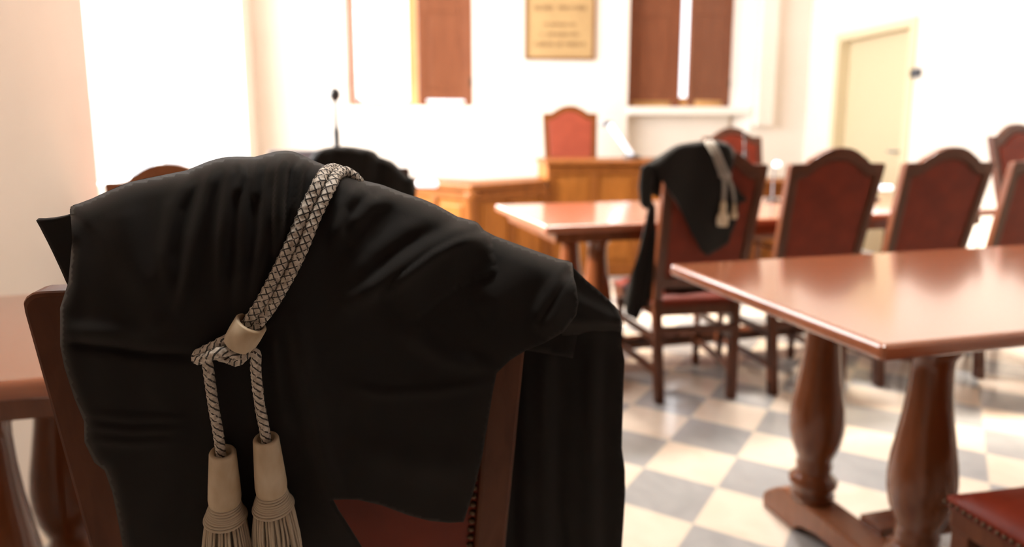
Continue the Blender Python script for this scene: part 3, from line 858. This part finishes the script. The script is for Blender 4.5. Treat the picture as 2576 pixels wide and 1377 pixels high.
robe = thing('black_robe', 'large black lawyer robe with silver cord and tassels draped over the nearest chair', 'robe', (CH0[0], CH0[1], 0), 0)
inv = Vector(robe.location)
def placeA(x, y): return PN.point(x, y, offA(x, y)) - inv
sheet('robe_front', polyA, placeA, M['cloth'], robe, 8.5)
# the part that hangs over on the far side of the backrest
back_poly = TOPS + [(1470, 760), (1440, 900), (1200, 860), (900, 800), (600, 760), (400, 740), (240, 640)]
def placeB(x, y):
    d, _, _ = pl_dist(x, y, TOPS)
    o = -.052
    Rr = 46.0
    edge = bulgeA(x, y) + foldsA(x, y) - .034
    if d < Rr:
        k = math.sqrt(max(0, 1-(1-d/Rr)**2)); o = edge + (o - edge)*k
    return PN.point(x, y, o) - inv
sheet('robe_back', back_poly, placeB, M['cloth'], robe, 16.0)
# stiff pointed sleeve edge sticking out at the left
flap = [(94, 552), (112, 552), (135, 550), (160, 545), (190, 536), (215, 560), (215, 700), (188, 745), (176, 722), (152, 668), (122, 606), (104, 570)]
def placeF(x, y):
    return PN.point(x, y, -.016 + .00006*(x-94) + .002*math.sin(y*.05)) - inv
sheet('sleeve_edge', flap, placeF, M['cloth'], robe, 9.0, thick=.004)
# long panel hanging behind the right post
panel = [(1400, 668), (1440, 686), (1470, 712), (1500, 733), (1530, 758), (1553, 785), (1562, 815), (1562, 865), (1570, 905), (1567, 960), (1565, 1040), (1563, 1125), (1571, 1180), (1572, 1240), (1567, 1320), (1563, 1377), (1562, 1450), (1180, 1450), (1195, 1300), (1215, 1100), (1235, 980), (1255, 930), (1300, 840), (1360, 740)]
PTOP = [(1360, 690), (1440, 686), (1470, 712), (1500, 733), (1530, 758), (1553, 785), (1562, 815)]
def placeP(x, y):
    d, _, _ = pl_dist(x, y, PTOP)
    o = -.050 - .03*max(0, (y-700)/700.0)
    amp = .0045*min(1, max(0, (y-760)/160.0))
    o += amp*(math.sin(x*.052 + .3*math.sin(y*.006)) + .5*math.sin(x*.11+1.0)) + .006*math.exp(-((y-800-(x-1400)*.2)/26)**2)
    if d < 40: o -= .02*(1 - math.sqrt(max(0, 1-(1-d/40)**2)))
    return PN.point(x, y, o) - inv
sheet('hanging_panel', panel, placeP, M['cloth'], robe, 11.0, thick=.004)
bump_ = [(1420, 668), (1440, 672), (1475, 706), (1510, 735), (1545, 770), (1560, 800), (1560, 850), (1520, 838), (1470, 842), (1420, 850), (1395, 800), (1400, 730)]
def placeC(x, y):
    return PN.point(x, y, -.012 - .02*min(1, max(0, (x-1430)/110.0)) + .007*math.exp(-((y - 760 - .5*(x-1450))/22)**2) + .006*math.exp(-((y-815-.25*(x-1480))/15)**2) - (.05*max(0, (y-806)/44))) - inv
sheet('gathered_shoulder', bump_, placeC, M['cloth'], robe, 8.0, thick=.003)

# --- silver cord and tassels ---------------------------------------------
def P3(x, y, extra): return PN.point(x, y, offA(x, y) + extra) - inv
def braid(th, L): return 1 + .10*math.cos(4*th - L*2*PI/.0068) + .05*math.cos(4*th + L*2*PI/.0068)
CR = .0047
cord_l = [(872, 446, -.022), (858, 432, -.004), (838, 426, .004), (818, 434, .006), (802, 460, .006), (782, 500, .006), (760, 545, .006), (738, 600, .006), (712, 655, .006), (684, 712, .006), (656, 764, .006), (628, 806, .007), (604, 838, .008)]
cord_r = [(905, 462, -.016), (888, 444, -.002), (866, 433, .004), (846, 442, .006), (832, 468, .006), (810, 510, .006), (788, 556, .006), (766, 612, .006), (740, 668, .006), (711, 722, .006), (681, 772, .006), (650, 812, .007), (622, 846, .008)]
bm = bmesh.new()
for pth in (cord_l, cord_r):
    tube(bm, catmull([P3(*p) for p in pth], 10), CR, 16, rf=braid, uvrep=1/.0068)
cord = obj('cord', bm, M['cord'], robe, smooth=True)
# ferrule
f0, f1 = P3(633, 812, .009), P3(600, 868, .011)
ax = (f1-f0); T = Matrix.Translation(f0) @ ax.to_track_quat('Z', 'Y').to_matrix().to_4x4()
bm = bmesh.new(); Lf = ax.length
ro, ri, n = .0128, .0100, 36
prof = [(ri, 0), (ro-.001, 0), (ro, .001), (ro+.0002, Lf*.5), (ro-.0002, Lf-.001), (ro-.0012, Lf), (ri, Lf)]
rings = [[bm.verts.new(T @ Vector((r_*math.cos(2*PI*i/n), r_*math.sin(2*PI*i/n), z_))) for i in range(n)] for r_, z_ in prof]
for a, c in zip(rings, rings[1:] + rings[:1]):
    for i in range(n): bm.faces.new((a[i], a[(i+1) % n], c[(i+1) % n], c[i]))
obj('ferrule', bm, M['tasselcap'], cord, smooth=True)
# knot and the two hanging ends
left_end = [(608, 872, .011), (592, 866, .013), (568, 856, .012), (545, 868, .010), (520, 880, .008), (497, 893, .009), (497, 905, .014), (520, 900, .019), (545, 888, .021), (575, 885, .020), (600, 897, .018), (585, 905, .012), (555, 897, .010), (530, 893, .012), (521, 905, .014), (524, 930, .014), (530, 975, .014), (538, 1030, .014), (548, 1085, .014), (557, 1150, .014)]
right_end = [(606, 872, .013), (618, 884, .017), (606, 904, .019), (590, 908, .014), (604, 893, .010), (628, 884, .013), (643, 893, .015), (643, 925, .015), (647, 970, .015), (655, 1030, .015), (664, 1075, .015), (670, 1115, .015)]
bm = bmesh.new()
for pth in (left_end, right_end):
    tube(bm, catmull([P3(*p) for p in pth], 8), .0041, 14, rf=braid, uvrep=1/.0068)
obj('knotted_end', bm, M['cord_twist'], cord, smooth=True)
def tassel(top, bot, tilt_px, cap_r0, cap_r1, seed):
    """top/bot: pixel (x, y) of the cap's two ends"""
    a, c = P3(*top, .015), P3(*bot, .019)
    ax = c - a; Lc = ax.length
    T = Matrix.Translation(a) @ ax.to_track_quat('Z', 'Y').to_matrix().to_4x4()
    t = bpy.data.objects.new('tassel', None); COL.objects.link(t); t.parent = robe; t.empty_display_size = .02
    b = bmesh.new(); n = 32
    prof = [(cap_r0*.62, .004), (cap_r0*.66, 0), (cap_r0*.92, -.0006), (cap_r0, .001), (cap_r0+(cap_r1-cap_r0)*.35, Lc*.3), (cap_r0+(cap_r1-cap_r0)*.8, Lc*.65), (cap_r1, Lc*.86), (cap_r1*.97, Lc*.95), (cap_r1*.82, Lc)]
    lathe(b, prof, n, T=T); obj('tassel_cap', b, M['tasselcap'], t, smooth=True)
    b = bmesh.new(); rings = 9
    for i in range(rings):                                # wound thread
        f = i/(rings-1); z = Lc*.97 + .0165*f; r_ = cap_r1*(.84 + .42*f - .03*math.sin(f*PI))
        pts = [T @ Vector((r_*math.cos(2*PI*k/28), r_*math.sin(2*PI*k/28), z + .0007*math.sin(2*PI*k/28+i))) for k in range(29)]
        tube(b, pts, .00135, 7, cap=False)
    lathe(b, [(cap_r1*.8, Lc*.95), (cap_r1*.84, Lc*.99), (cap_r1*1.05, Lc+.009), (cap_r1*1.22, Lc+.015), (cap_r1*1.0, Lc+.02)], 28, T=T)
    obj('tassel_binding', b, M['thread'], t, smooth=True)
    b = bmesh.new(); rr = random.Random(seed)
    z0 = Lc + .014; down = (T.to_3x3().inverted() @ Vector((0, 0, -1)))
    for layer, cnt in ((1.0, 34), (.74, 26), (.4, 14)):
        for i in range(cnt):
            th = 2*PI*(i + rr.uniform(-.3, .3))/cnt; r0 = cap_r1*1.12*layer; r1 = r0*rr.uniform(1.25, 1.5); Lz = rr.uniform(.055, .068); tr = rr.uniform(.0009, .0016)
            pts = []
            for k in range(6):
                f = k/5; r_ = r0 + (r1-r0)*math.sin(f*PI/2*1.1)
                pts.append(T @ Vector((r_*math.cos(th + .10*f*rr.uniform(-1, 1)), r_*math.sin(th+.06*f), z0 + Lz*f)))
            tube(b, pts, tr, 5)
    obj('tassel_fringe', b, M['thread'], t, smooth=True)
tassel((560, 1138), (566, 1268), 0, .0108, .0136, 4)
tassel((669, 1104), (684, 1240), 0, .0106, .0134, 9)

# --- the robe on the chair in the middle row ---------------------------------
P2 = Plane(robe_ch.location, R(10))
r2 = thing('black_robe', 'small black robe hanging askew on the chair behind the right table', 'robe', (robe_ch.location.x, robe_ch.location.y, 0))
inv2 = Vector(r2.location)
t2 = [(1612, 424), (1628, 412), (1660, 393), (1692, 372), (1715, 363), (1760, 357), (1800, 356), (1825, 360), (1842, 372), (1847, 392)]
p2 = t2 + [(1840, 430), (1838, 450), (1858, 480), (1881, 503), (1858, 512), (1853, 555), (1841, 584), (1832, 612), (1778, 645), (1762, 630), (1735, 580), (1702, 508), (1672, 465), (1642, 418), (1630, 440)]
T2 = smooth_poly(t2, closed=False, per=2)
def off2(x, y):
    d, _, _ = pl_dist(x, y, T2); o = .024 + .012*math.sin(x*.05+y*.012) + .008*math.sin(x*.021-y*.03)*min(1, max(0, (y-380)/80))
    if d < 14: o -= .03*(1-math.sqrt(max(0, 1-(1-d/14)**2)))
    return o
sheet('robe_front', p2, lambda x, y: P2.point(x, y, off2(x, y)) - inv2, M['cloth'], r2, 7.0, thick=.006)
sl = [(1612, 424), (1628, 412), (1648, 424), (1640, 470), (1638, 520), (1622, 527), (1610, 512), (1606, 470)]
sheet('sleeve_end', sl, lambda x, y: P2.point(x, y, .010 + .012*math.sin((x-1606)*.09)) - inv2, M['cloth'], r2, 6.0, thick=.008)
bk2 = T2 + [(1846, 470), (1800, 520), (1700, 520), (1640, 490)]
def placeb2(x, y):
    d, _, _ = pl_dist(x, y, T2); k = math.sqrt(max(0, 1-(1-min(d, 14)/14)**2)); return P2.point(x, y, -.006 - .055*k) - inv2
sheet('robe_back', bk2, placeb2, M['cloth'], r2, 9.0, thick=.006)
tail = [(1636, 500), (1648, 520), (1650, 600), (1648, 700), (1645, 776), (1632, 772), (1617, 776), (1604, 808), (1590, 800), (1574, 792), (1572, 760), (1588, 690), (1606, 640), (1622, 570)]
sheet('hanging_sleeve', tail, lambda x, y: P2.point(x, y, -.075 + .014*math.sin((x-.18*(780-y))*.14)) - inv2, M['cloth'], r2, 6.0, thick=.008)
sag = [(1672, 706), (1845, 716), (1845, 742), (1672, 742)]
sheet('robe_hem', sag, lambda x, y: P2.point(x, y, -.075 + .004*math.sin(x*.07)) - inv2, M['cloth'], r2, 8.0, thick=.010)
bm = bmesh.new()
def Q3(x, y, e): return P2.point(x, y, off2(x, y) + e) - inv2
for pth in ([(1776, 357, -.004), (1781, 362, .006), (1792, 380, .012), (1804, 410, .012), (1815, 440, .012)], [(1789, 357, -.004), (1795, 364, .006), (1807, 386, .012), (1819, 415, .012), (1830, 440, .012)]):
    tube(bm, catmull([Q3(*p) for p in pth], 5), .009, 10)
tube(bm, catmull([Q3(1812, 438, .014), Q3(1822, 444, .02), Q3(1833, 441, .014)], 5), .013, 10)
tube(bm, catmull([Q3(1822, 446, .014), Q3(1822, 475, .014), Q3(1820, 505, .014)], 5), .0085, 10)
tube(bm, catmull([Q3(1832, 446, .014), Q3(1842, 475, .014), Q3(1847, 508, .014)], 5), .007, 10)
obj('cord', bm, M['cord_far'], r2, smooth=True)
def small_tassel(x, y, s):
    a = Q3(x, y, .02); b = bmesh.new()
    lathe(b, [(.007, .0), (.011, -.004), (.014, -.035), (.013, -.045), (.021, -.055), (.024, -.075), (.021, -.10)], 16, T=Matrix.Translation(a) @ Matrix.Scale(s, 4))
    obj('tassel', b, M['tasselcap'], r2, smooth=True)
small_tassel(1820, 506, 1.0); small_tassel(1847, 512, .62)

# --- robe heap on the chair further left ---------------------------------------
P3_ = Plane(robe_ch3.location, R(9))
r3 = thing('black_robe', 'black robe heap on the far chair just above the cord of the big robe', 'robe', (robe_ch3.location.x, robe_ch3.location.y, 0))
inv3 = Vector(r3.location)
t3 = [(770, 420), (785, 392), (800, 379), (835, 371), (870, 369), (910, 374), (942, 382), (955, 396), (985, 406), (1008, 428), (1025, 445), (1042, 450), (1046, 480)]
T3 = smooth_poly(t3, closed=False, per=2)
p3 = t3 + [(1044, 560), (1030, 640), (960, 680), (850, 660), (780, 600), (768, 500)]
def off3(x, y):
    d, _, _ = pl_dist(x, y, T3); o = .03 + .010*math.sin(x*.055+y*.02) + .006*math.sin(x*.11)
    if d < 16: o -= .032*(1-math.sqrt(max(0, 1-(1-d/16)**2)))
    return o
sheet('robe_front', p3, lambda x, y: P3_.point(x, y, off3(x, y)) - inv3, M['cloth'], r3, 8.0, thick=.006)
bk3 = T3 + [(1030, 560), (900, 580), (790, 540)]
def placeb3(x, y):
    d, _, _ = pl_dist(x, y, T3); k = math.sqrt(max(0, 1-(1-min(d, 16)/16)**2)); return P3_.point(x, y, -.002 - .06*k) - inv3
sheet('robe_back', bk3, placeb3, M['cloth'], r3, 10.0, thick=.006)


# ------------------------------------------------------------------ fill lamps added out of view to brighten floor and robe
for x, y, pw, sp, where in ((1.1, 3.5, 105, 92, 'above the middle row of tables'), (.15, .55, 12, 62, 'above the nearest chair')):
    r = thing('added_fill_lamp', 'unseen fill lamp added ' + where, 'lamp', (x, y, CEIL), R(12), 'added fill lamps')
    b = bmesh.new(); box(b, -.65, .65, -.15, .15, -.07, 0); obj('housing', b, M['whiteplastic'], r, bevel=.01)
    b = bmesh.new(); box(b, -.62, .62, -.13, .13, -.085, -.07); obj('diffuser', b, M['added_fill_lamp'], r, bevel=.006)
    area_light('added_fill_light', (x, y, CEIL-.1), (0, 0, -1), 1.2, .25, pw, (1.0, .95, .88)).data.spread = R(sp)
